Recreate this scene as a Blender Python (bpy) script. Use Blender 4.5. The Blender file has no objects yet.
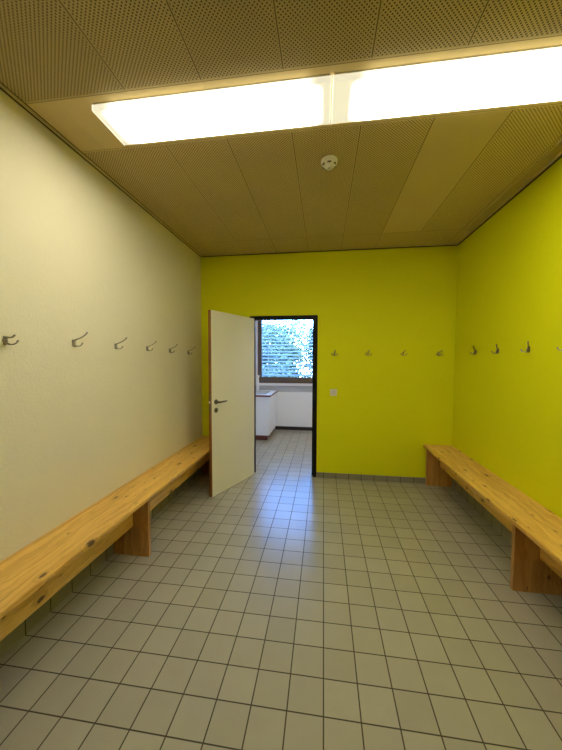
import bpy, bmesh, math, random
from mathutils import Vector, Matrix

random.seed(7)
S = bpy.context.scene
COL = S.collection
PI = math.pi

# ------------------------------------------------------------------ measurements (metres, camera foot = origin)
XL, XR = -1.542, 1.481          # side walls
YB, YF = 3.723, -0.95           # lime end wall, wall behind the camera
HC = 2.739                      # ceiling
CAM_H = 1.4448
TILE = 0.15
PX, PY = 0.0139, 1.18           # a grout line in x and in y
WT = 0.14                       # thickness of the lime end wall
YW = 6.24                       # window wall of the next room
XW = 0.75                       # right wall of the next room


# ------------------------------------------------------------------ mesh helpers
class MB:
    """collects shapes and links them as ONE mesh object"""
    def __init__(self):
        self.bm = bmesh.new()

    def box(self, a, b, bevel=0.0, segs=2):
        cx = [(a[i] + b[i]) / 2 for i in range(3)]
        sz = [abs(b[i] - a[i]) for i in range(3)]
        r = bmesh.ops.create_cube(self.bm, size=1.0, matrix=Matrix.Translation(cx) @ Matrix.Diagonal((*sz, 1)))
        if bevel:
            vs = set(r['verts'])
            es = [e for e in self.bm.edges if e.verts[0] in vs and e.verts[1] in vs]
            bmesh.ops.bevel(self.bm, geom=es, offset=bevel, segments=segs, affect='EDGES', profile=0.5)
        return self

    def tube(self, pts, radii, n=10, cap=True):
        pts = [Vector(p) for p in pts]
        if not isinstance(radii, (list, tuple)):
            radii = [radii] * len(pts)
        rings = []
        ref = Vector((0, 0, 1))
        prev = None
        for i, p in enumerate(pts):
            t = (pts[min(i + 1, len(pts) - 1)] - pts[max(i - 1, 0)]).normalized()
            if prev is None:
                u = ref.cross(t)
                if u.length < 1e-3:
                    u = Vector((1, 0, 0)).cross(t)
            else:
                u = prev - t * prev.dot(t)
            u.normalize()
            prev = u
            v = t.cross(u)
            rings.append([self.bm.verts.new(p + radii[i] * (math.cos(2 * PI * k / n) * u + math.sin(2 * PI * k / n) * v)) for k in range(n)])
        for a, b in zip(rings, rings[1:]):
            for k in range(n):
                f = self.bm.faces.new((a[k], a[(k + 1) % n], b[(k + 1) % n], b[k]))
                f.smooth = True
        if cap:
            self.bm.faces.new(list(reversed(rings[0])))
            self.bm.faces.new(rings[-1])
        return self

    def lathe(self, prof, mat=None, n=32):
        """prof: list of (radius, height) about z, closed at ends with radius 0"""
        mat = mat or Matrix.Identity(4)
        rings = []
        for r, h in prof:
            if r <= 1e-6:
                rings.append([self.bm.verts.new(mat @ Vector((0, 0, h)))])
            else:
                rings.append([self.bm.verts.new(mat @ Vector((r * math.cos(2 * PI * k / n), r * math.sin(2 * PI * k / n), h))) for k in range(n)])
        for a, b in zip(rings, rings[1:]):
            for k in range(n):
                k2 = (k + 1) % n
                if len(a) == 1 and len(b) == 1:
                    continue
                if len(a) == 1:
                    f = self.bm.faces.new((a[0], b[k], b[k2]))
                elif len(b) == 1:
                    f = self.bm.faces.new((a[k], b[0], a[k2]))
                else:
                    f = self.bm.faces.new((a[k], b[k], b[k2], a[k2]))
                f.smooth = True
        return self

    def ball(self, c, r):
        rr = bmesh.ops.create_icosphere(self.bm, subdivisions=2, radius=r, matrix=Matrix.Translation(c))
        for v in rr['verts']:
            for f in v.link_faces:
                f.smooth = True
        return self

    def build(self, name, mat, parent=None, loc=None, mats=None):
        bmesh.ops.recalc_face_normals(self.bm, faces=self.bm.faces)
        me = bpy.data.meshes.new(name)
        self.bm.to_mesh(me)
        self.bm.free()
        o = bpy.data.objects.new(name, me)
        for m in (mats or [mat]):
            me.materials.append(m)
        COL.objects.link(o)
        if parent is not None:
            o.parent = parent
        if loc is not None:
            o.location = loc
        return o


def tag(o, label=None, cat=None, group=None, kind=None):
    if label:
        o['label'] = label
    if cat:
        o['category'] = cat
    if group:
        o['group'] = group
    if kind:
        o['kind'] = kind
    return o


def empty(name, loc=(0, 0, 0), rz=0.0, parent=None):
    o = bpy.data.objects.new(name, None)
    o.empty_display_size = 0.05
    COL.objects.link(o)
    o.location = loc
    o.rotation_euler = (0, 0, rz)
    if parent is not None:
        o.parent = parent
    return o


def copy_tree(o, parent=None):
    c = o.copy()
    COL.objects.link(c)
    c.parent = parent
    for ch in list(o.children):
        copy_tree(ch, c)
    return c


# ------------------------------------------------------------------ material helpers
class NT:
    def __init__(self, name):
        self.m = bpy.data.materials.new(name)
        self.m.use_nodes = True
        self.t = self.m.node_tree
        self.t.nodes.clear()
        self.out = self.n('ShaderNodeOutputMaterial')

    def n(self, typ, **kw):
        nd = self.t.nodes.new(typ)
        for k, v in kw.items():
            setattr(nd, k, v)
        return nd

    def l(self, a, b):
        self.t.links.new(a, b)

    def math(self, op, a, b=None, c=None, clamp=False):
        nd = self.n('ShaderNodeMath', operation=op)
        nd.use_clamp = clamp
        for i, v in enumerate((a, b, c)):
            if v is None:
                continue
            if isinstance(v, (int, float)):
                nd.inputs[i].default_value = v
            else:
                self.l(v, nd.inputs[i])
        return nd.outputs[0]

    def sstep(self, v, lo, hi, to0=0.0, to1=1.0):
        nd = self.n('ShaderNodeMapRange', interpolation_type='SMOOTHSTEP')
        self.l(v, nd.inputs['Value'])
        nd.inputs['From Min'].default_value = lo
        nd.inputs['From Max'].default_value = hi
        nd.inputs['To Min'].default_value = to0
        nd.inputs['To Max'].default_value = to1
        return nd.outputs[0]

    def mix(self, fac, a, b, blend='MIX'):
        nd = self.n('ShaderNodeMix', data_type='RGBA', blend_type=blend)
        for s, v in ((nd.inputs['Factor'], fac), (nd.inputs['A'], a), (nd.inputs['B'], b)):
            if isinstance(v, (int, float)):
                s.default_value = v
            elif isinstance(v, tuple):
                s.default_value = (*v, 1) if len(v) == 3 else v
            else:
                self.l(v, s)
        return nd.outputs['Result']

    def ramp(self, v, stops):
        nd = self.n('ShaderNodeValToRGB')
        el = nd.color_ramp.elements
        while len(el) < len(stops):
            el.new(0.5)
        for e, (p, c) in zip(el, stops):
            e.position = p
            e.color = (*c, 1) if len(c) == 3 else c
        self.l(v, nd.inputs[0])
        return nd.outputs[0]

    def pos(self):
        return self.n('ShaderNodeTexCoord').outputs['Object']

    def xyz(self, v):
        s = self.n('ShaderNodeSeparateXYZ')
        self.l(v, s.inputs[0])
        return s.outputs

    def comb(self, x, y, z):
        c = self.n('ShaderNodeCombineXYZ')
        for i, v in enumerate((x, y, z)):
            if isinstance(v, (int, float)):
                c.inputs[i].default_value = v
            else:
                self.l(v, c.inputs[i])
        return c.outputs[0]

    def noise(self, vec, scale, detail=4, rough=0.55):
        nd = self.n('ShaderNodeTexNoise')
        nd.inputs['Scale'].default_value = scale
        nd.inputs['Detail'].default_value = detail
        nd.inputs['Roughness'].default_value = rough
        self.l(vec, nd.inputs['Vector'])
        return nd.outputs[0]

    def bump(self, h, strength, dist):
        b = self.n('ShaderNodeBump')
        b.inputs['Strength'].default_value = strength
        b.inputs['Distance'].default_value = dist
        self.l(h, b.inputs['Height'])
        return b.outputs[0]

    def pbr(self, color, rough=0.5, metal=0.0, spec=0.5, normal=None, **kw):
        p = self.n('ShaderNodeBsdfPrincipled')
        for s, v in (('Base Color', color), ('Roughness', rough), ('Metallic', metal), ('Specular IOR Level', spec)):
            if isinstance(v, tuple):
                p.inputs[s].default_value = (*v, 1)
            elif isinstance(v, (int, float)):
                p.inputs[s].default_value = v
            else:
                self.l(v, p.inputs[s])
        if normal is not None:
            self.l(normal, p.inputs['Normal'])
        for k, v in kw.items():
            p.inputs[k].default_value = v
        self.l(p.outputs[0], self.out.inputs[0])
        return self.m


def plain(name, color, rough=0.5, metal=0.0, spec=0.5, var=0.05, scale=30.0):
    """uniform paint, plastic or metal with a faint mottling and micro bump"""
    t = NT(name)
    v = t.pos()
    nz = t.noise(v, scale, 3)
    dark = tuple(c * (1 - var) for c in color)
    lite = tuple(min(1, c * (1 + var)) for c in color)
    c = t.mix(nz, dark, lite)
    return t.pbr(c, rough, metal, spec, t.bump(nz, 0.05, 0.001))


def plaster(name, color, bump=0.35, scale=130.0, rough=0.75):
    t = NT(name)
    v = t.pos()
    big = t.noise(v, 1.3, 3)
    fine = t.noise(v, scale, 3, 0.6)
    mid = t.noise(v, scale * 0.25, 2)
    h = t.math('ADD', fine, t.math('MULTIPLY', mid, 0.6))
    c = t.mix(t.math('ADD', t.math('MULTIPLY', big, 0.7), t.math('MULTIPLY', fine, 0.3)),
              tuple(x * 0.95 for x in color), tuple(min(1, x * 1.05) for x in color))
    return t.pbr(c, rough, 0, 0.25, t.bump(h, bump, 0.004))


def tiles(name, use_x=True, use_y=True, top=None, base=(0.37, 0.345, 0.265), grout=(0.045, 0.035, 0.016), rough=0.3):
    """square ceramic tiles in the room's grid; 'top' draws a joint along that height"""
    t = NT(name)
    x, y, z = t.xyz(t.pos())
    ds = []
    ux = t.math('DIVIDE', t.math('SUBTRACT', x, PX), TILE)
    uy = t.math('DIVIDE', t.math('SUBTRACT', y, PY), TILE)
    if use_x:
        ds.append(t.math('PINGPONG', t.math('SUBTRACT', x, PX), TILE / 2))
    if use_y:
        ds.append(t.math('PINGPONG', t.math('SUBTRACT', y, PY), TILE / 2))
    d = ds[0] if len(ds) == 1 else t.math('MINIMUM', ds[0], ds[1])
    body = t.sstep(d, 0.0022, 0.0034)
    wn = t.n('ShaderNodeTexWhiteNoise', noise_dimensions='2D')
    t.l(t.comb(t.math('FLOOR', ux) if use_x else 0.0, t.math('FLOOR', uy) if use_y else 0.0, 0.0), wn.inputs['Vector'])
    val = t.math('MULTIPLY_ADD', wn.outputs['Value'], 0.10, 0.95)
    big = t.noise(t.pos(), 9, 4)
    speck = t.noise(t.pos(), 260, 2)
    val = t.math('ADD', val, t.math('MULTIPLY', t.math('SUBTRACT', big, 0.5), 0.10))
    val = t.math('ADD', val, t.math('MULTIPLY', t.math('SUBTRACT', speck, 0.5), 0.10))
    sc = t.n('ShaderNodeVectorMath', operation='SCALE')
    sc.inputs[0].default_value = base
    t.l(val, sc.inputs['Scale'])
    col = t.mix(body, grout, sc.outputs[0])
    pill = t.sstep(d, 0.0, 0.006)
    h = t.math('ADD', pill, t.math('MULTIPLY', t.noise(t.pos(), 14, 2), 0.12))
    rg = t.mix(body, (0.8, 0.8, 0.8), (rough, rough, rough))
    return t.pbr(col, rg, 0, 0.55, t.bump(h, 0.25, 0.002))


def pine(name, axis, seed=0.0, base=(0.82, 0.52, 0.125), dark=(0.62, 0.34, 0.065), strip=0.105, knots=0.25, kscale=1.0):
    """lacquered edge-glued pine; 'axis' is the grain direction"""
    t = NT(name)
    xyz = t.xyz(t.pos())
    L = xyz['XYZ'.index(axis)]
    o = [i for i in range(3) if i != 'XYZ'.index(axis)]
    # across the board: the wider of the two other axes is fed by their sum, so every face shows grain
    A = t.math('ADD', xyz[o[0]], t.math('MULTIPLY', xyz[o[1]], 0.83))
    k = t.math('FLOOR', t.math('DIVIDE', A, strip))
    wn = t.n('ShaderNodeTexWhiteNoise', noise_dimensions='1D')
    t.l(t.math('ADD', k, 3.7 + seed), wn.inputs['W'])
    off = wn.outputs['Value']
    Ls = t.math('ADD', L, t.math('MULTIPLY', off, 7.0))
    # knots
    kv = t.comb(t.math('MULTIPLY', Ls, 4.2), t.math('MULTIPLY', A, 10.0), seed)
    vor = t.n('ShaderNodeTexVoronoi', feature='F1', voronoi_dimensions='2D')
    vor.inputs['Scale'].default_value = 1.0
    t.l(kv, vor.inputs['Vector'])
    cs = t.xyz(vor.outputs['Color'])
    has = t.sstep(cs[0], knots, knots + 0.02)
    size = t.math('MULTIPLY_ADD', t.math('POWER', cs[1], 2.0), 0.085 * kscale, 0.030 * kscale)
    rag = t.math('MULTIPLY_ADD', t.noise(t.comb(t.math('MULTIPLY', Ls, 40.0), t.math('MULTIPLY', A, 90.0), seed), 1.0, 3), 0.9, 0.55)
    kd = t.math('DIVIDE', t.math('MULTIPLY', vor.outputs['Distance'], rag), size)
    knot = t.math('MULTIPLY', t.sstep(kd, 0.7, 1.2, 1.0, 0.0), has)
    halo = t.math('MULTIPLY', t.sstep(kd, 0.8, 3.2, 1.0, 0.0), has)
    # grain
    wob = t.noise(t.comb(t.math('MULTIPLY', Ls, 2.6), t.math('MULTIPLY', A, 7.0), seed), 1.0, 3)
    g = t.comb(t.math('MULTIPLY', Ls, 1.3), t.math('ADD', t.math('MULTIPLY', A, 38.0), t.math('ADD', t.math('MULTIPLY', wob, 6.0), t.math('MULTIPLY', halo, 2.2))), seed)
    gr = t.noise(g, 1.0, 5, 0.6)
    fine = t.noise(t.comb(t.math('MULTIPLY', Ls, 6.0), t.math('MULTIPLY', A, 260.0), seed), 1.0, 2)
    f = t.math('ADD', t.sstep(gr, 0.36, 0.66), t.math('MULTIPLY', t.math('SUBTRACT', fine, 0.5), 0.35))
    f = t.math('ADD', f, t.math('MULTIPLY', t.math('SUBTRACT', off, 0.5), 0.35))
    c = t.mix(t.math('MINIMUM', t.math('MAXIMUM', f, 0.0), 1.0), base, dark)
    blot = t.noise(t.comb(t.math('MULTIPLY', Ls, 7.0), t.math('MULTIPLY', A, 22.0), seed + 4), 1.0, 4, 0.65)
    c = t.mix(t.sstep(blot, 0.50, 0.80, 0.0, 0.42), c, tuple(k_ * 0.62 for k_ in dark))
    c = t.mix(t.math('MULTIPLY', halo, 0.40), c, (0.36, 0.16, 0.035))
    c = t.mix(t.math('MULTIPLY', knot, 0.92), c, (0.06, 0.022, 0.008))
    seam = t.math('PINGPONG', A, strip / 2)
    c = t.mix(t.sstep(seam, 0.0004, 0.0014, 0.28, 0.0), c, (0.15, 0.07, 0.02))
    return t.pbr(c, 0.38, 0, 0.45, t.bump(fine, 0.05, 0.001))


# ------------------------------------------------------------------ materials
M_cream = plaster('cream_plaster', (0.785, 0.725, 0.55), 0.5, 75)
M_lime = plaster('lime_paint', (0.70, 0.715, 0.002), 0.22, 150, 0.7)
M_white_wall = plaster('white_paint', (0.80, 0.80, 0.79), 0.15, 150)
M_floor = tiles('floor_tiles', rough=0.24)
M_base_x = tiles('skirting_tiles_across', True, False, base=(0.25, 0.225, 0.16))
M_base_y = tiles('skirting_tiles_along', False, True, base=(0.25, 0.225, 0.16))
M_joint = plain('dark_joint', (0.05, 0.042, 0.02), 0.9, 0, 0.1)
M_black = plain('black_steel', (0.006, 0.0055, 0.005), 0.5, 0, 0.2)
M_leaf = plain('cream_laminate', (0.80, 0.77, 0.62), 0.45, 0, 0.4, 0.02, 4)
M_edge = pine('door_edge_wood', 'Z', 3.1, (0.32, 0.13, 0.03), (0.22, 0.08, 0.02))
M_steel = plain('brushed_steel', (0.17, 0.15, 0.12), 0.34, 1.0)
M_chrome = plain('satin_chrome', (0.36, 0.33, 0.27), 0.28, 1.0)
M_dark_hole = plain('dark_recess', (0.01, 0.01, 0.01), 0.7)
M_plastic = plain('white_plastic', (0.80, 0.77, 0.68), 0.4, 0, 0.5, 0.02)
M_grey_pl = plain('grey_plastic', (0.20, 0.18, 0.15), 0.5)
M_brown = plain('brown_window_frame', (0.10, 0.065, 0.04), 0.4)
M_white_lam = plain('white_laminate', (0.90, 0.90, 0.88), 0.35, 0, 0.5, 0.02)
M_redbrown = plain('red_brown_edge', (0.16, 0.035, 0.022), 0.4)
M_plinth = plain('dark_plinth', (0.025, 0.022, 0.02), 0.5)
M_slat = plain('aluminium_slats', (0.40, 0.38, 0.36), 0.35, 0.0, 0.5, 0.02)
M_cord = plain('white_cord', (0.85, 0.85, 0.85), 0.6)
M_grass = plain('lawn', (0.10, 0.16, 0.05), 0.9, 0, 0.1, 0.3, 6)
M_bark = plain('bark', (0.10, 0.07, 0.05), 0.9, 0, 0.1, 0.3, 20)
M_alu = plain('pale_metal_trim', (0.56, 0.46, 0.23), 0.5, 0.0)
M_pine_y = pine('pine_board_along', 'Y', 0.0)
M_pine_y2 = pine('pine_rail_along', 'Y', 5.3)
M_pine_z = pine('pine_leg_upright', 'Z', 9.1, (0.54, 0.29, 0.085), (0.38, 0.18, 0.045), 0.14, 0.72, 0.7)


def leaves(name, a, b):
    t = NT(name)
    oi = t.noise(t.pos(), 5, 2)
    c = t.mix(t.sstep(oi, 0.35, 0.65), a, b)
    return t.pbr(c, 0.5, 0, 0.4)


M_leaves = [leaves('leaves_dark', (0.035, 0.06, 0.045), (0.08, 0.12, 0.08)),
            leaves('leaves_pale', (0.06, 0.10, 0.055), (0.13, 0.18, 0.11))]


def ceiling_mat():
    """painted acoustic panels: rows of small holes, dark joints, a plain strip for the lamps and one plain panel"""
    t = NT('perforated_panels')
    x, y, z = t.xyz(t.pos())
    pw, px0 = 0.3833, 0.192
    pit = 0.018
    r = None
    for off in (0.0, pit / 2):                       # staggered rows
        dx = t.math('PINGPONG', t.math('ADD', x, off), pit / 2)
        dy = t.math('PINGPONG', t.math('ADD', y, off), pit / 2)
        q = t.math('SQRT', t.math('ADD', t.math('MULTIPLY', dx, dx), t.math('MULTIPLY', dy, dy)))
        r = q if r is None else t.math('MINIMUM', r, q)
    hole = t.sstep(r, 0.0026, 0.0042, 1.0, 0.0)
    seam = t.math('PINGPONG', t.math('SUBTRACT', x, px0), pw / 2)
    inside = t.math('MAXIMUM', t.sstep(seam, 0.006, 0.0075), t.math('LESS_THAN', x, -1.15))
    strip = t.math('MULTIPLY', t.sstep(y, 1.410, 1.411), t.sstep(y, 1.789, 1.790, 1.0, 0.0))
    not_strip = t.math('SUBTRACT', 1.0, strip)
    plain_panel = t.math('MULTIPLY', t.math('MULTIPLY', t.sstep(x, 0.5752, 0.5756), t.sstep(x, 0.9585, 0.9589, 1.0, 0.0)),
                         t.math('MULTIPLY', t.sstep(y, 1.785, 1.786), t.sstep(y, 3.284, 3.285, 1.0, 0.0)))
    hole = t.math('MULTIPLY', t.math('MULTIPLY', hole, inside), t.math('MULTIPLY', not_strip, t.math('SUBTRACT', 1.0, plain_panel)))
    js = t.sstep(seam, 0.0020, 0.0034, 1.0, 0.0)
    js = t.math('MULTIPLY', t.math('MULTIPLY', js, not_strip), t.math('GREATER_THAN', x, -1.15))
    for yy in (1.42, 1.78, 3.29, -0.08):
        d = t.math('ABSOLUTE', t.math('SUBTRACT', y, yy))
        js = t.math('MAXIMUM', js, t.sstep(d, 0.0008, 0.0020, 1.0, 0.0))
    wn = t.n('ShaderNodeTexWhiteNoise', noise_dimensions='2D')
    t.l(t.comb(t.math('FLOOR', t.math('DIVIDE', t.math('SUBTRACT', x, px0), pw)), t.math('GREATER_THAN', y, 1.6), 0.0), wn.inputs['Vector'])
    val = t.math('MULTIPLY_ADD', wn.outputs['Value'], 0.12, 0.94)
    val = t.math('ADD', val, t.math('MULTIPLY', t.math('SUBTRACT', t.noise(t.pos(), 2.2, 3), 0.5), 0.12))
    val = t.math('ADD', val, t.math('MULTIPLY', plain_panel, -0.08))
    val = t.math('MULTIPLY', val, t.math('MULTIPLY_ADD', t.math('LESS_THAN', y, 1.42), -0.24, 1.0))   # the front row of panels is darker
    val = t.math('MULTIPLY', val, t.math('MULTIPLY_ADD', strip, 0.10, 1.0))
    sc = t.n('ShaderNodeVectorMath', operation='SCALE')
    sc.inputs[0].default_value = CEIL
    t.l(val, sc.inputs['Scale'])
    c = t.mix(hole, sc.outputs[0], (0.05, 0.036, 0.010))
    c = t.mix(t.math('MULTIPLY', js, 0.8), c, (0.03, 0.022, 0.008))
    h = t.math('SUBTRACT', 1.0, t.math('MAXIMUM', hole, js))
    return t.pbr(c, 0.6, 0, 0.3, t.bump(h, 0.3, 0.002))


CEIL = (0.60, 0.47, 0.22)
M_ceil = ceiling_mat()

LAMP = 26.0
LAMP_COL = (1.0, 0.945, 0.73)


def lamp_mat(hx, hy, d0, d1, power=1.0):
    """acrylic lamp cover lit from inside by a tube that stops short of the ends"""
    t = NT('lit_acrylic_cover')
    x, y, z = t.xyz(t.pos())
    e0 = t.sstep(t.math('ADD', x, hx), d0, d0 + 0.13, 0.0, 1.0)
    e1 = t.sstep(t.math('SUBTRACT', hx, x), d1, d1 + 0.13, 0.0, 1.0)
    ey = t.math('SUBTRACT', hy, t.math('ABSOLUTE', y))
    a = t.math('MULTIPLY', e0, e1)
    b = t.sstep(ey, -0.005, 0.05, 0.06, 1.0)
    e = t.math('MULTIPLY', t.math('MAXIMUM', t.math('MULTIPLY', a, b), 0.027), LAMP * power)
    p = t.n('ShaderNodeBsdfPrincipled')
    p.inputs['Base Color'].default_value = (0.88, 0.88, 0.88, 1)
    p.inputs['Roughness'].default_value = 0.25
    p.inputs['Emission Color'].default_value = (*LAMP_COL, 1)
    t.l(e, p.inputs['Emission Strength'])
    t.l(p.outputs[0], t.out.inputs[0])
    return t.m


M_rim = bpy.data.materials.new('glowing_acrylic_edge')
M_rim.use_nodes = True
_p = M_rim.node_tree.nodes['Principled BSDF']
_p.inputs['Base Color'].default_value = (0.9, 0.9, 0.88, 1)
_p.inputs['Emission Color'].default_value = (1.0, 0.93, 0.78, 1)
_p.inputs['Emission Strength'].default_value = 0.75


def glass_mat():
    t = NT('window_glass')
    tr = t.n('ShaderNodeBsdfTransparent')
    tr.inputs[0].default_value = (0.90, 0.96, 0.95, 1)
    gl = t.n('ShaderNodeBsdfGlossy')
    gl.inputs['Roughness'].default_value = 0.02
    fr = t.n('ShaderNodeFresnel')
    fr.inputs[0].default_value = 1.45
    mx = t.n('ShaderNodeMixShader')
    t.l(fr.outputs[0], mx.inputs[0])
    t.l(tr.outputs[0], mx.inputs[1])
    t.l(gl.outputs[0], mx.inputs[2])
    t.l(mx.outputs[0], t.out.inputs[0])
    return t.m


M_glass = glass_mat()


def struct(mb, name, mat, label=None, mats=None, parent=None):
    o = mb.build(name, mat, parent, mats=mats)
    if parent is None:
        tag(o, label, kind='structure')
    return o


# ------------------------------------------------------------------ the changing room shell
struct(MB().box((XL - 0.15, YF - 0.15, -0.12), (XR + 0.15, YW + 0.3, 0.0)), 'floor', M_floor,
       'beige square floor tiles with thin dark joints')
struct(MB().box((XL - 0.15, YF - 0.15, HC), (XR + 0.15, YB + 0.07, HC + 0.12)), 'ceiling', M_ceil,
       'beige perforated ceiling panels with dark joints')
struct(MB().box((XL - 0.15, YF - 0.15, 0.001), (XL, YB + 0.0, HC - 0.0005)), 'wall_left', M_cream,
       'cream rough-plastered wall with a row of hooks')
struct(MB().box((XR, YF - 0.15, 0.001), (XR + 0.15, YB + 0.0, HC - 0.0005)), 'wall_right', M_lime,
       'lime green wall above the right bench')
struct(MB().box((XL, YF - 0.15, 0.001), (XR, YF, HC - 0.0005)), 'wall_front', M_cream,
       'cream wall behind the viewer')
w = MB()
DX0, DX1, DZ = -0.911, -0.075, 1.986
w.box((XL - 0.15, YB, 0.001), (DX0 - 0.001, YB + WT, HC - 0.0005))
w.box((DX1 + 0.001, YB, 0.001), (XR + 0.15, YB + WT, HC - 0.0005))
w.box((DX0 - 0.001, YB, DZ + 0.001), (DX1 + 0.001, YB + WT, HC - 0.0005))
bw = struct(w, 'wall_back', M_lime, 'lime green end wall with the open doorway', mats=[M_lime, M_white_wall])
for p in bw.data.polygons:
    if p.normal.y > 0.5:
        p.material_index = 1

BB = 0.067
struct(MB().box((XL + 0.0005, YF, 0.0005), (XL + 0.010, YB - 0.011, 0.10), 0.0015), 'baseboard_left', M_base_y, 'row of skirting tiles under the left bench')
struct(MB().box((XR - 0.010, YF, 0.0005), (XR - 0.0005, YB - 0.011, 0.10), 0.0015), 'baseboard_right', M_base_y, 'row of skirting tiles under the right bench')
b = MB()
b.box((XL + 0.001, YB - 0.010, 0.0005), (DX0 - 0.002, YB - 0.0005, BB), 0.0015)
b.box((DX1 + 0.002, YB - 0.010, 0.0005), (XR - 0.001, YB - 0.0005, BB), 0.0015)
struct(b, 'baseboard_back', M_base_x, 'row of skirting tiles along the lime end wall')

# ceiling edges: shadow gaps and angles
t1 = MB()
t1.box((XL + 0.0005, YF, HC - 0.006), (XL + 0.008, YB - 0.001, HC - 0.0005))
t1.box((XL + 0.031, YF, HC - 0.002), (XL + 0.035, YB - 0.014, HC - 0.0005))
struct(t1, 'trim_1', M_joint, 'dark shadow gap between cream wall and ceiling')
struct(MB().box((XL + 0.0085, YF, HC - 0.004), (XL + 0.0305, YB - 0.014, HC - 0.0005), 0.001), 'trim_2', M_alu, 'narrow metal edge along the left of the ceiling')
struct(MB().box((XL + 0.014, YB - 0.010, HC - 0.008), (XR - 0.014, YB - 0.0005, HC - 0.0005)), 'trim_3', M_joint, 'dark shadow gap above the lime end wall')
struct(MB().box((XR - 0.009, YF, HC - 0.008), (XR - 0.0005, YB - 0.001, HC - 0.0005)), 'trim_4', M_joint, 'dark shadow gap between right lime wall and ceiling')
t5 = MB()
t5.box((1.362, YF, HC - 0.008), (1.368, 3.33, HC - 0.0005), 0.001)
t5.box((1.440, YF, HC - 0.011), (1.450, 3.40, HC - 0.0005), 0.001)
struct(t5, 'trim_5', M_alu, 'pale metal rails along the right of the ceiling')
struct(MB().box((1.3685, YF, HC - 0.005), (1.4395, 3.33, HC - 0.0005)), 'trim_6', plain('brown_channel', (0.40, 0.31, 0.13), 0.7),
       'sunken brown channel along the right of the ceiling')

# ------------------------------------------------------------------ the door
door = empty('door_1', ((DX0 + DX1) / 2, YB, 0))
tag(door, 'cream flush door standing open in a black steel frame', 'door', kind='structure')
fr = MB()
fx = (DX0 + DX1) / 2
y0, y1 = -0.004, 0.075
fr.box((DX0 - fx, y0, 0.001), (DX0 + 0.045 - fx, y1, DZ), 0.002)
fr.box((DX1 - 0.045 - fx, y0, 0.001), (DX1 - fx, y1, DZ), 0.002)
fr.box((DX0 + 0.045 - fx, y0, DZ - 0.047), (DX1 - 0.045 - fx, y1, DZ), 0.002)
# stop bead
fr.box((DX1 - 0.058 - fx, 0.05, 0.001), (DX1 - 0.045 - fx, y1, DZ - 0.047))
fr.box((DX0 + 0.045 - fx, 0.05, 0.001), (DX0 + 0.058 - fx, y1, DZ - 0.047))
fr.build('door_frame', M_black, door)

HX, HY = -0.85, 3.70
LW = 0.758
lf = MB()
lf.box((0.0, -0.038, 0.004), (LW - 0.003, 0.0, 1.953), 0.001)
leaf = lf.build('door_leaf', M_leaf, door, (HX - fx, HY - YB, 0))
leaf.rotation_euler = (0, 0, math.atan2(-0.923, -0.384))
MB().box((LW - 0.0028, -0.0385, 0.004), (LW, 0.0003, 1.953), 0.0008).build('wooden_edge', M_edge, leaf)['label'] = 'brown wooden door edge'
MB().box((0.012, -0.0376, 0.0005), (LW - 0.004, -0.0004, 0.0038)).build('bottom_seal', M_grey_pl, leaf)
for sy in (1, -1):
    ys = 0.0 if sy > 0 else -0.038
    ro = Matrix.Translation((LW - 0.066, ys, 1.003)) @ Matrix.Rotation(-sy * PI / 2, 4, 'X')
    MB().lathe([(0, 0.0), (0.026, 0.0), (0.026, 0.006), (0.022, 0.010), (0, 0.010)], ro).build('rosette', M_steel, leaf)
    yy = ys + sy * 0.052
    MB().tube([(LW - 0.066, ys + sy * 0.008, 1.003), (LW - 0.066, ys + sy * 0.040, 1.003), (LW - 0.070, ys + sy * 0.050, 1.003),
               (LW - 0.085, yy, 1.003), (LW - 0.14, yy, 1.004), (LW - 0.178, yy, 1.006)],
              [0.0105, 0.0105, 0.0105, 0.010, 0.0095, 0.0085], 12).build('lever_handle', M_steel, leaf)
    es = Matrix.Translation((LW - 0.066, ys, 0.915)) @ Matrix.Rotation(-sy * PI / 2, 4, 'X')
    MB().lathe([(0, 0.0), (0.026, 0.0), (0.026, 0.006), (0.022, 0.009), (0, 0.009)], es).build('escutcheon', M_steel, leaf)
    MB().box((LW - 0.069, ys + sy * 0.0085, 0.897), (LW - 0.063, ys + sy * 0.0098, 0.925)).build('keyhole', M_dark_hole, leaf)
MB().box((LW + 0.0001, -0.031, 0.90), (LW + 0.0012, -0.010, 1.07)).build('lock_plate', M_steel, leaf)
MB().box((LW + 0.0012, -0.028, 0.993), (LW + 0.011, -0.013, 1.015), 0.003).build('latch', plain('bright_latch', (0.8, 0.76, 0.62), 0.3, 0.4), leaf)['label'] = 'bright metal latch'
for hz in (0.24, 1.70):
    MB().tube([(-0.008, 0.004, hz - 0.05), (-0.008, 0.004, hz + 0.05)], 0.008, 12).build('hinge', M_black, leaf)


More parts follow.
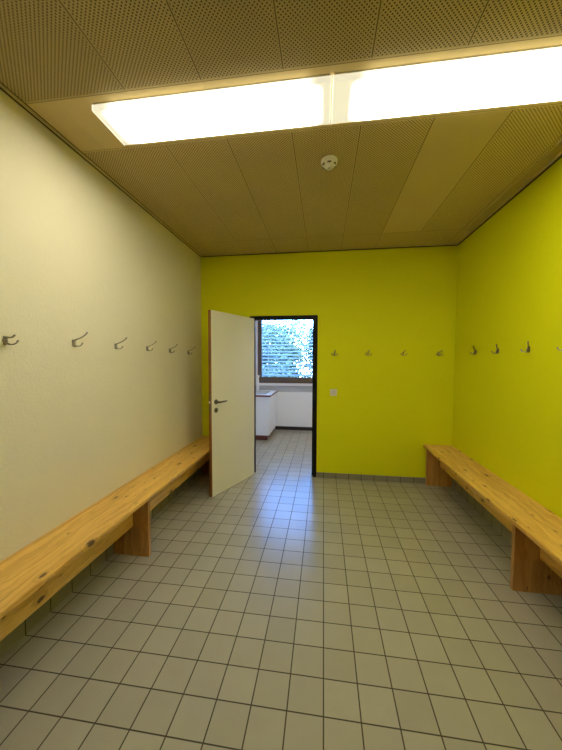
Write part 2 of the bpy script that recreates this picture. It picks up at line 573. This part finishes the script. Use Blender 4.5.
# ------------------------------------------------------------------ wooden benches
def make_bench(side):
    """side -1: against the left wall, +1: against the right wall; local x = distance from the wall"""
    s = -side
    xw = XL if side < 0 else XR
    root = empty('wooden_bench', (xw, (0.18 + YB) / 2, 0))
    yc = (0.18 + YB) / 2
    X = lambda d: s * d
    Y = lambda y: y - yc
    y_end = YB - 0.012
    dr = 0.171 if side < 0 else 0.146
    m = MB()
    m.box((X(0.002), Y(0.18), 0.4395), (X(0.318), Y(y_end), 0.466), 0.004)
    m.build('seat', M_pine_y, root)
    for yl in (2.03 + (0.0 if side > 0 else -0.02), 3.662, 0.38):
        m = MB()
        m.box((X(0.0105), Y(yl), 0.001), (X(0.290), Y(yl + 0.030), 0.439), 0.002)
        m.build('leg', M_pine_z, root)
    ls = [0.38, 2.03 + (0.0 if side > 0 else -0.02), 3.662]
    for a, c in zip(ls, ls[1:]):
        m = MB()
        m.box((X(dr - 0.028), Y(a + 0.0305), 0.225), (X(dr), Y(c - 0.0005), 0.439), 0.002)
        m.build('rail', M_pine_y2, root)
    m = MB()
    m.box((X(dr - 0.028), Y(0.20), 0.225), (X(dr), Y(0.3795), 0.439), 0.002)
    m.build('rail', M_pine_y2, root)
    return root


tag(make_bench(-1), 'long knotty pine bench on plank legs along the cream wall', 'bench')
tag(make_bench(1), 'long knotty pine bench on plank legs along the right lime wall', 'bench')


# ------------------------------------------------------------------ ceiling lamps
def make_lamp(x0, x1, d0, d1, yc=1.5835, power=1.0):
    hy = 0.1265
    hx = (x1 - x0) / 2
    root = empty('ceiling_light', ((x0 + x1) / 2, yc, HC))
    MB().box((-hx + 0.004, -hy + 0.004, -0.008), (hx - 0.004, hy - 0.004, -0.0008)).build('housing', M_plastic, root)
    zb = -0.039
    m = MB()
    m.box((-hx, -hy, zb), (hx, hy, -0.0085), 0.004, 2)
    m.build('diffuser', lamp_mat(hx, hy, d0, d1, power), root)
    acr = M_rim
    for sx in (-1, 1):
        m = MB()
        m.box((sx * hx - 0.0012, -hy - 0.0015, zb - 0.0012), (sx * hx + 0.0012, hy + 0.0015, -0.009), 0.0006)
        m.build('rim', acr, root)
    for px in (-0.5, 0.5):
        MB().box((px * hx - 0.012, hy + 0.0016, -0.020), (px * hx + 0.012, hy + 0.0040, -0.006), 0.0008).build('clip', M_steel, root)
    return root


tag(make_lamp(-1.170, 0.0225, 0.012, 0.02), 'lit long ceiling lamp nearer the cream wall', 'ceiling light', 'ceiling lamps in a row')
tag(make_lamp(0.0300, 1.2225, 0.065, -0.01), 'lit long ceiling lamp nearer the right lime wall', 'ceiling light', 'ceiling lamps in a row')

wl = empty('ceiling_light', (0.42, 4.75, 2.70))  # unseen lamp, added to brighten the washroom beyond the doorway
tag(wl, 'added unseen square fill lamp in the washroom to the right of the doorway', 'ceiling light')
MB().box((-0.2, -0.2, -0.012), (0.2, 0.2, -0.0008), 0.003).build('housing', M_plastic, wl)
wm = NT('added_fill_cover')
wp = wm.n('ShaderNodeBsdfPrincipled')
wp.inputs['Emission Color'].default_value = (1.0, 0.83, 0.58, 1)
wp.inputs['Emission Strength'].default_value = 29.0
wm.l(wp.outputs[0], wm.out.inputs[0])
MB().box((-0.19, -0.19, -0.06), (0.19, 0.19, -0.0125), 0.008).build('diffuser', wm.m, wl)

# ------------------------------------------------------------------ smoke detector
sd = empty('smoke_detector', (0.024, 2.065, HC))
tag(sd, 'round white smoke detector on the ceiling behind the lamps', 'smoke detector')
FL = Matrix.Rotation(PI, 4, 'X')
M_det = plain('detector_plastic', (0.90, 0.87, 0.78), 0.4, 0, 0.5, 0.02)
MB().lathe([(0, 0.0006), (0.052, 0.0006), (0.054, 0.006), (0.053, 0.012), (0, 0.012)], FL, 40).build('base', M_det, sd)
MB().lathe([(0, 0.0122), (0.049, 0.0122), (0.051, 0.020), (0.047, 0.030), (0.036, 0.037), (0, 0.037)], FL, 40).build('body', M_det, sd)
for k in range(6):
    a = PI / 6 + 2 * PI * k / 6
    m = MB()
    m.tube([(0.0425 * math.cos(a + q), 0.0425 * math.sin(a + q), -0.0335) for q in (-0.30, -0.2, -0.1, 0, 0.1, 0.2, 0.30)], [0.003, 0.0052, 0.0056, 0.0056, 0.0056, 0.0052, 0.003], 8)
    m.build('vent_slot', M_grey_pl, sd)
MB().lathe([(0, 0.0372), (0.026, 0.0372), (0.027, 0.046), (0.021, 0.052), (0, 0.052)], FL, 36).build('cap', M_det, sd)
MB().ball((0.0, -0.006, -0.0520), 0.005).build('indicator', M_grey_pl, sd)

# ------------------------------------------------------------------ light switch
sw = empty('light_switch', (0.123, YB, 1.055))
tag(sw, 'square white light switch on the lime wall beside the door', 'light switch')
MB().box((-0.041, -0.009, -0.041), (0.041, -0.0006, 0.041), 0.003).build('frame', M_plastic, sw)
MB().box((-0.028, -0.0135, -0.028), (0.028, -0.0092, 0.028), 0.0015).build('rocker', plain('rocker_plastic', (0.72, 0.66, 0.60), 0.4), sw)


# ------------------------------------------------------------------ coat hooks (local x = out of the wall, y = along it)
def make_hook():
    root = empty('coat_hook')
    m = MB()
    m.box((0.0005, -0.007, -0.024), (0.0040, 0.007, 0.018), 0.0015)
    m.build('wall_plate', M_chrome, root)
    m = MB()
    m.tube([(0.004, 0, 0.006), (0.010, 0, 0.008), (0.016, 0, 0.010)], [0.007, 0.0062, 0.0056], 10)
    m.tube([(0.012, 0, 0.013), (0.013, 0, -0.004), (0.011, 0, -0.020)], [0.0058, 0.0055, 0.006], 10)
    m.build('stem', M_chrome, root)
    m = MB()
    m.tube([(0.0, 0, 0.0), (0.020, 0, 0.006), (0.042, 0, 0.013), (0.060, 0, 0.022), (0.074, 0, 0.034)],
           [0.0048, 0.0040, 0.0037, 0.0040, 0.0046], 10)
    m.ball((0.0755, 0, 0.036), 0.0058)
    m.build('upper_prong', M_chrome, root, (0.012, 0, 0.012))
    for sy in (-1, 1):
        m = MB()
        m.tube([(0.011, 0, -0.017), (0.021, sy * 0.010, -0.023), (0.029, sy * 0.021, -0.022), (0.035, sy * 0.030, -0.014), (0.037, sy * 0.034, -0.006)],
               [0.0046, 0.0038, 0.0036, 0.0038, 0.0044], 10)
        m.ball((0.0372, sy * 0.0345, -0.005), 0.0055)
        m.build('lower_prong', M_chrome, root)
    return root


hook0 = make_hook()
first = True


def place_hook(loc, rz, swing, label, group, tilt=0):
    global first
    o = hook0 if first else copy_tree(hook0)
    first = False
    o.location = loc
    o.rotation_euler = (0, 0, rz)
    for ch in o.children:
        if ch.name.startswith('upper_prong'):
            ch.rotation_euler = (0, math.radians(tilt), math.radians(swing))
    tag(o, label, 'coat hook', group)
    return o


gl, gb, gr = 'coat hooks on the cream wall', 'coat hooks on the lime end wall', 'coat hooks on the right lime wall'
LH = [(1.292, 1.540, -20, 'metal coat hook on the cream wall, nearest the camera, arm turned forward'),
      (1.702, 1.550, 32, 'metal coat hook on the cream wall, second from the camera'),
      (2.090, 1.547, 35, 'metal coat hook on the cream wall, third from the camera'),
      (2.498, 1.545, 35, 'metal coat hook on the cream wall, fourth from the camera'),
      (2.895, 1.538, 36, 'metal coat hook on the cream wall, second nearest to the open door'),
      (3.315, 1.530, 30, 'metal coat hook on the cream wall in the shade behind the door')]
for y, z, a, lab in LH:
    place_hook((XL, y, z), 0.0, a, lab, gl, 22 if a < 0 else -10)
BH = [(0.130, 4, 'small metal coat hook above the light switch'),
      (0.520, 0, 'metal coat hook on the lime end wall, second from the door'),
      (0.920, -2, 'metal coat hook on the lime end wall, third from the door'),
      (1.306, 6, 'metal coat hook on the lime end wall, nearest the right corner')]
for x, a, lab in BH:
    place_hook((x, YB, 1.527), -PI / 2, a, lab, gb, 12)
RH = [(3.228, 55, 'metal coat hook on the right lime wall, nearest the far corner'),
      (2.842, 57, 'metal coat hook on the right lime wall, second from the far corner'),
      (2.446, 58, 'metal coat hook on the right lime wall, third from the far corner'),
      (2.092, 58, 'metal coat hook on the right lime wall, cut by the right photo edge')]
for y, a, lab in RH:
    place_hook((XR, y, 1.531), PI, a, lab, gr)

# ------------------------------------------------------------------ the room beyond the door
WX0, WX1, WZ0, WZ1 = -1.357, 0.60, 0.966, 2.46
HW = 2.70
YS = YB + WT
struct(MB().box((XL - 0.15, YS + 0.001, 0.001), (XL - 0.02, YW + 0.3, HW)), 'wall_washroom_left', M_white_wall, 'white wall beside the washroom counter')
struct(MB().box((XW, YS + 0.001, 0.001), (XW + 0.15, YW + 0.3, HW)), 'wall_washroom_right', M_white_wall, 'white right wall of the washroom')
struct(MB().box((XL - 0.15, YS + 0.001, HW + 0.001), (XW + 0.15, YW + 0.3, HW + 0.12)), 'ceiling_washroom', M_white_wall, 'white washroom ceiling')
m = MB()
m.box((XL - 0.02, YW, 0.001), (XW, YW + 0.3, WZ0))
m.box((XL - 0.02, YW, WZ1), (XW, YW + 0.3, HW))
m.box((XL - 0.02, YW, WZ0), (WX0, YW + 0.3, WZ1))
m.box((WX1, YW, WZ0), (XW, YW + 0.3, WZ1))
struct(m, 'wall_washroom_back', M_white_wall, 'white wall around the washroom window')
struct(MB().box((-0.985, YW - 0.035, 0.073), (XW - 0.002, YW - 0.001, 0.783), 0.003), 'trim_7', M_white_lam, 'white wall panel below the washroom window')
struct(MB().box((-0.985, YW - 0.028, 0.001), (XW - 0.002, YW - 0.001, 0.0715)), 'baseboard_washroom', M_plinth, 'black skirting under the white washroom panel')
struct(MB().box((XL - 0.015, YW - 0.05, 0.915), (XW - 0.002, YW - 0.001, 0.9625), 0.003), 'trim_8', M_white_lam, 'white ledge under the washroom window')

struct(MB().box((XL - 0.015, YW - 0.012, 0.786), (XW - 0.002, YW - 0.001, 0.912), 0.002), 'trim_9', plain('grey_band', (0.48, 0.49, 0.50), 0.5),
       'light grey band under the washroom window ledge')
win = empty('window_1', ((WX0 + WX1) / 2, YW, WZ0))
tag(win, 'brown framed washroom window seen through the doorway', kind='structure')
wx, wy, wz = win.location
m = MB()
F = 0.084
FB = 0.124
m.box((WX0 + 0.001 - wx, -0.012, 0.001), (WX0 + F - wx, 0.06, WZ1 - wz - 0.001), 0.003)
m.box((WX1 - F - wx, -0.012, 0.001), (WX1 - 0.001 - wx, 0.06, WZ1 - wz - 0.001), 0.003)
m.box((WX0 + F - wx, -0.012, 0.001), (WX1 - F - wx, 0.06, FB), 0.003)
m.box((WX0 + F - wx, -0.012, WZ1 - wz - F), (WX1 - F - wx, 0.06, WZ1 - wz - 0.001), 0.003)
m.build('window_frame', M_brown, win)
MB().box((WX0 + F - wx - 0.004, 0.028, FB - 0.004), (WX1 - F - wx + 0.004, 0.034, WZ1 - wz - F + 0.004)).build('pane', M_glass, win)

# outside blind
bl = empty('venetian_blind', ((WX0 + WX1) / 2, YW + 0.16, WZ1 - 0.001))
tag(bl, 'half open slatted venetian blind outside the washroom window', 'blind')
bx0, bx1 = WX0 + 0.012 - wx, WX1 - 0.012 - wx
MB().box((bx0, -0.045, -0.075), (bx1, 0.045, 0.0), 0.003).build('head_rail', M_slat, bl)
TILT = math.radians(-20)
zz = -0.13
pitch = 0.071
zend = WZ0 - WZ1 + 0.06
while zz > zend:
    m = MB()
    prof = []
    for q in range(7):
        u = (q / 6 - 0.5) * 0.080
        hgt = 0.004 * (1 - (2 * u / 0.08) ** 2)
        yv = u * math.cos(TILT) - hgt * math.sin(TILT)
        zv = -u * math.sin(TILT) + hgt * math.cos(TILT)      # outer edge lower
        prof.append((yv, zv))
    lo = [[m.bm.verts.new((xx, a, zz + c)) for a, c in prof] for xx in (bx0, bx1)]
    hi = [[m.bm.verts.new((xx, a, zz + c + 0.0012)) for a, c in prof] for xx in (bx0, bx1)]
    for q in range(6):
        m.bm.faces.new((lo[0][q], lo[0][q + 1], lo[1][q + 1], lo[1][q]))
        m.bm.faces.new((hi[0][q], hi[1][q], hi[1][q + 1], hi[0][q + 1]))
    for q in (0, 6):
        m.bm.faces.new((lo[0][q], lo[1][q], hi[1][q], hi[0][q]))
    for e in (0, 1):
        m.bm.faces.new(lo[e] + hi[e][::-1])
    m.build('slat', M_slat, bl)
    zz -= pitch
MB().box((bx0, -0.03, zend - 0.035), (bx1, 0.03, zend - 0.012), 0.003).build('bottom_rail', M_slat, bl)
for cx in (-1.160, -0.405, 0.35):
    MB().box((cx - 0.006 - wx, -0.0475, zend - 0.012), (cx + 0.006 - wx, -0.0465, -0.075)).build('cord', M_cord, bl)

# counter
cab = empty('sink_cabinet', (-1.25, 5.78, 0))
tag(cab, 'white counter cabinet with red-brown plinth behind the open door', 'cabinet')
C0 = Vector((-1.25, 5.78, 0))


def cbox(a, c, name, mat, parent=cab, bev=0.002):
    return MB().box(tuple(Vector(a) - C0), tuple(Vector(c) - C0), bev).build(name, mat, parent)


cbox((XL - 0.018, 5.315, 0.090), (-0.970, 6.185, 0.788), 'body', M_white_lam)
cbox((XL - 0.018, 5.350, 0.001), (-0.990, 6.185, 0.0895), 'plinth', M_redbrown)['label'] = 'red-brown plinth'
for ya, yb in ((5.318, 5.748), (5.752, 6.182)):
    d = cbox((-0.9695, ya, 0.094), (-0.952, yb, 0.784), 'door', M_white_lam)
ct = empty('countertop', (-1.25, 5.78, 0.789))
tag(ct, 'white worktop with a thin dark red edge on the cabinet', 'countertop')
CT = Vector((-1.25, 5.78, 0.789))
SX0, SX1, SY0, SY1 = -1.46, -1.05, 5.46, 5.98
m = MB()
for a, c in (((XL - 0.018, 5.290, 0.7892), (-0.930, SY0, 0.8195)), ((XL - 0.018, SY1, 0.7892), (-0.930, 6.187, 0.8195)),
             ((XL - 0.018, SY0, 0.7892), (SX0, SY1, 0.8195)), ((SX1, SY0, 0.7892), (-0.930, SY1, 0.8195))):
    m.box(tuple(Vector(a) - CT), tuple(Vector(c) - CT))
m.build('top', M_white_lam, ct)
m = MB()
m.box(tuple(Vector((XL - 0.018, 5.284, 0.7892)) - CT), tuple(Vector((-0.924, 5.2898, 0.8190)) - CT))
m.box(tuple(Vector((-0.9298, 5.290, 0.7892)) - CT), tuple(Vector((-0.924, 6.187, 0.8190)) - CT))
m.build('edge_strip', M_redbrown, ct)['label'] = 'dark red-brown edge strip'
sk = empty('sink_basin', ((SX0 + SX1) / 2, (SY0 + SY1) / 2, 0.82))
tag(sk, 'inset grey steel basin in the white worktop', 'sink')
hxs, hys = (SX1 - SX0) / 2, (SY1 - SY0) / 2
m = MB()
for a, c in (((-hxs - 0.012, -hys - 0.012, 0.0), (hxs + 0.012, -hys + 0.01, 0.003)), ((-hxs - 0.012, hys - 0.01, 0.0), (hxs + 0.012, hys + 0.012, 0.003)),
             ((-hxs - 0.012, -hys + 0.01, 0.0), (-hxs + 0.01, hys - 0.01, 0.003)), ((hxs - 0.01, -hys + 0.01, 0.0), (hxs + 0.012, hys - 0.01, 0.003))):
    m.box(a, c)
m.build('rim', M_chrome, sk)
m = MB()
a = 0.006
top = [m.bm.verts.new((sx * (hxs - a), sy * (hys - a), -0.001)) for sx, sy in ((-1, -1), (1, -1), (1, 1), (-1, 1))]
bot = [m.bm.verts.new((sx * (hxs - 0.03), sy * (hys - 0.03), -0.028)) for sx, sy in ((-1, -1), (1, -1), (1, 1), (-1, 1))]
for k in range(4):
    m.bm.faces.new((top[k], top[(k + 1) % 4], bot[(k + 1) % 4], bot[k]))
m.bm.faces.new(bot)
m.build('bowl', plain('basin_steel', (0.62, 0.63, 0.65), 0.45, 0.3), sk)
bo = empty('bottle', (-1.325, 6.075, 0.8205))
tag(bo, 'slim white bottle standing on the worktop before the window', 'bottle')
MB().lathe([(0, 0.0), (0.026, 0.0), (0.028, 0.01), (0.028, 0.20), (0.022, 0.235), (0.013, 0.25), (0, 0.25)], None, 24).build('body', M_white_lam, bo)
MB().lathe([(0, 0.2505), (0.030, 0.2505), (0.033, 0.285), (0.030, 0.31), (0, 0.31)], None, 24).build('cap', M_white_lam, bo)

# ------------------------------------------------------------------ outside
g = struct(MB().box((-14, YW + 0.301, -0.32), (14, 24, -0.22)), 'ground', M_grass, 'lawn outside the window')


def shrub(name, x, y, h, r, n, mat, label, leaf_r=0.06, z0=-0.22):
    root = empty(name, (x, y, z0))
    tag(root, label, 'shrub' if name == 'shrub' else 'tree', 'greenery outside the window')
    m = MB()
    m.tube([(0, 0, -0.005), (0.02, 0.01, h * 0.3), (-0.02, 0, h * 0.62)], [0.05, 0.04, 0.02], 8)
    m.build('trunk', M_bark, root)
    bm = bmesh.new()
    rnd = random.Random(hash((round(x * 10), round(y * 10))) & 0xffff)
    lumps = [(Vector((rnd.uniform(-.55, .55) * r, rnd.uniform(-.5, .5) * r, rnd.uniform(0.14, 0.86) * h)), rnd.uniform(0.40, 0.66) * r) for _ in range(16)]
    for i in range(n):
        c, rr = rnd.choice(lumps)
        d = Vector((rnd.gauss(0, 1), rnd.gauss(0, 1), rnd.gauss(0, 1))).normalized()
        p = c + d * rr * rnd.uniform(0.6, 1.08)
        if p.z < 0.05:
            continue
        nrm = (d + Vector((rnd.gauss(0, .5), rnd.gauss(0, .5), rnd.gauss(0, .5)))).normalized()
        u = nrm.orthogonal().normalized()
        u.rotate(Matrix.Rotation(rnd.uniform(0, 2 * PI), 3, nrm))
        v = nrm.cross(u)
        s = leaf_r * rnd.uniform(0.7, 1.3)
        q = [p - u * s, p - v * s * .45 + nrm * s * .1, p + u * s, p + v * s * .45 + nrm * s * .1]
        bm.faces.new([bm.verts.new(w_) for w_ in q])
    me = bpy.data.meshes.new('foliage')
    bm.to_mesh(me)
    bm.free()
    o = bpy.data.objects.new('foliage', me)
    me.materials.append(mat)
    COL.objects.link(o)
    o.parent = root
    return root


for x_, y_, h_, mi, lab in ((-4.1, 9.5, 3.1, 1, 'pale leafy shrub farthest left outside the washroom window'),
                            (-2.6, 11.2, 3.3, 0, 'dark tall leafy shrub left outside the washroom window'),
                            (-1.30, 9.4, 3.0, 1, 'pale leafy shrub in the middle outside the washroom window'),
                            (-0.05, 11.2, 3.3, 0, 'dark leafy shrub right outside the washroom window'),
                            (1.50, 9.5, 3.1, 1, 'pale leafy shrub farthest right outside the washroom window')):
    shrub('shrub', x_, y_, h_, 0.78, 5200, M_leaves[mi], lab, 0.065)
shrub('tree', -2.6, 14.5, 3.8, 1.3, 3200, M_leaves[1], 'added pale leafy tree farther back on the left outside the window', 0.10)  # both trees are added, placed for the daylight through the doorway
shrub('tree', 0.9, 15.0, 3.6, 1.3, 3200, M_leaves[1], 'added pale leafy tree farther back on the right outside the window', 0.10)

# ------------------------------------------------------------------ daylight
W = bpy.data.worlds.new('world')
S.world = W
W.use_nodes = True
nt = W.node_tree
bg = nt.nodes['Background']
sky = nt.nodes.new('ShaderNodeTexSky')
sky.sky_type = 'NISHITA'
sky.sun_disc = False
sky.sun_elevation = math.radians(38)
sky.sun_rotation = math.radians(160)
sky.air_density = 1.0
sky.dust_density = 0.3
sky.ozone_density = 3.0
mx = nt.nodes.new('ShaderNodeMix')
mx.data_type = 'RGBA'
mx.blend_type = 'MULTIPLY'
mx.inputs['Factor'].default_value = 1.0
mx.inputs['B'].default_value = (0.64, 0.86, 1.36, 1)
nt.links.new(sky.outputs[0], mx.inputs['A'])
nt.links.new(mx.outputs['Result'], bg.inputs[0])
bg.inputs[1].default_value = 3.7
sl = bpy.data.lights.new('sun', 'SUN')
sl.energy = 9.0
sl.angle = math.radians(0.6)
sl.color = (1.0, 0.95, 0.86)
so = bpy.data.objects.new('sun', sl)
COL.objects.link(so)
so.location = (3, -6, 9)
so.rotation_euler = Vector((-0.35, 0.62, -0.70)).to_track_quat('-Z', 'Y').to_euler()

# ------------------------------------------------------------------ camera
yaw, pit, rol = 0.1383, 0.0492, 0.0031
c, s = math.cos(yaw), math.sin(yaw)
fw = Vector((-s, c, 0))
rt = Vector((c, s, 0))
up = Vector((0, 0, 1))
cp, sp = math.cos(pit), math.sin(pit)
fw2 = fw * cp - up * sp
up2 = up * cp + fw * sp
cr, sr = math.cos(rol), math.sin(rol)
rt3 = rt * cr + up2 * sr
up3 = up2 * cr - rt * sr
cd = bpy.data.cameras.new('camera')
cd.sensor_fit = 'HORIZONTAL'
cd.sensor_width = 36.0
cd.lens = 304.87 / 562 * 36.0
cd.clip_start = 0.02
co = bpy.data.objects.new('camera', cd)
COL.objects.link(co)
co.matrix_world = Matrix(((rt3.x, up3.x, -fw2.x, 0), (rt3.y, up3.y, -fw2.y, 0), (rt3.z, up3.z, -fw2.z, CAM_H), (0, 0, 0, 1)))
S.camera = co

# ------------------------------------------------------------------ colour and sampling
S.view_settings.view_transform = 'Standard'
S.view_settings.look = 'None'
S.view_settings.gamma = 1.0
S.view_settings.use_curve_mapping = False
S.view_settings.exposure = 0.0
S.cycles.use_denoising = True
S.cycles.max_bounces = 14
S.cycles.diffuse_bounces = 8
S.cycles.glossy_bounces = 4
S.cycles.transparent_max_bounces = 12
S.cycles.sample_clamp_indirect = 6.0
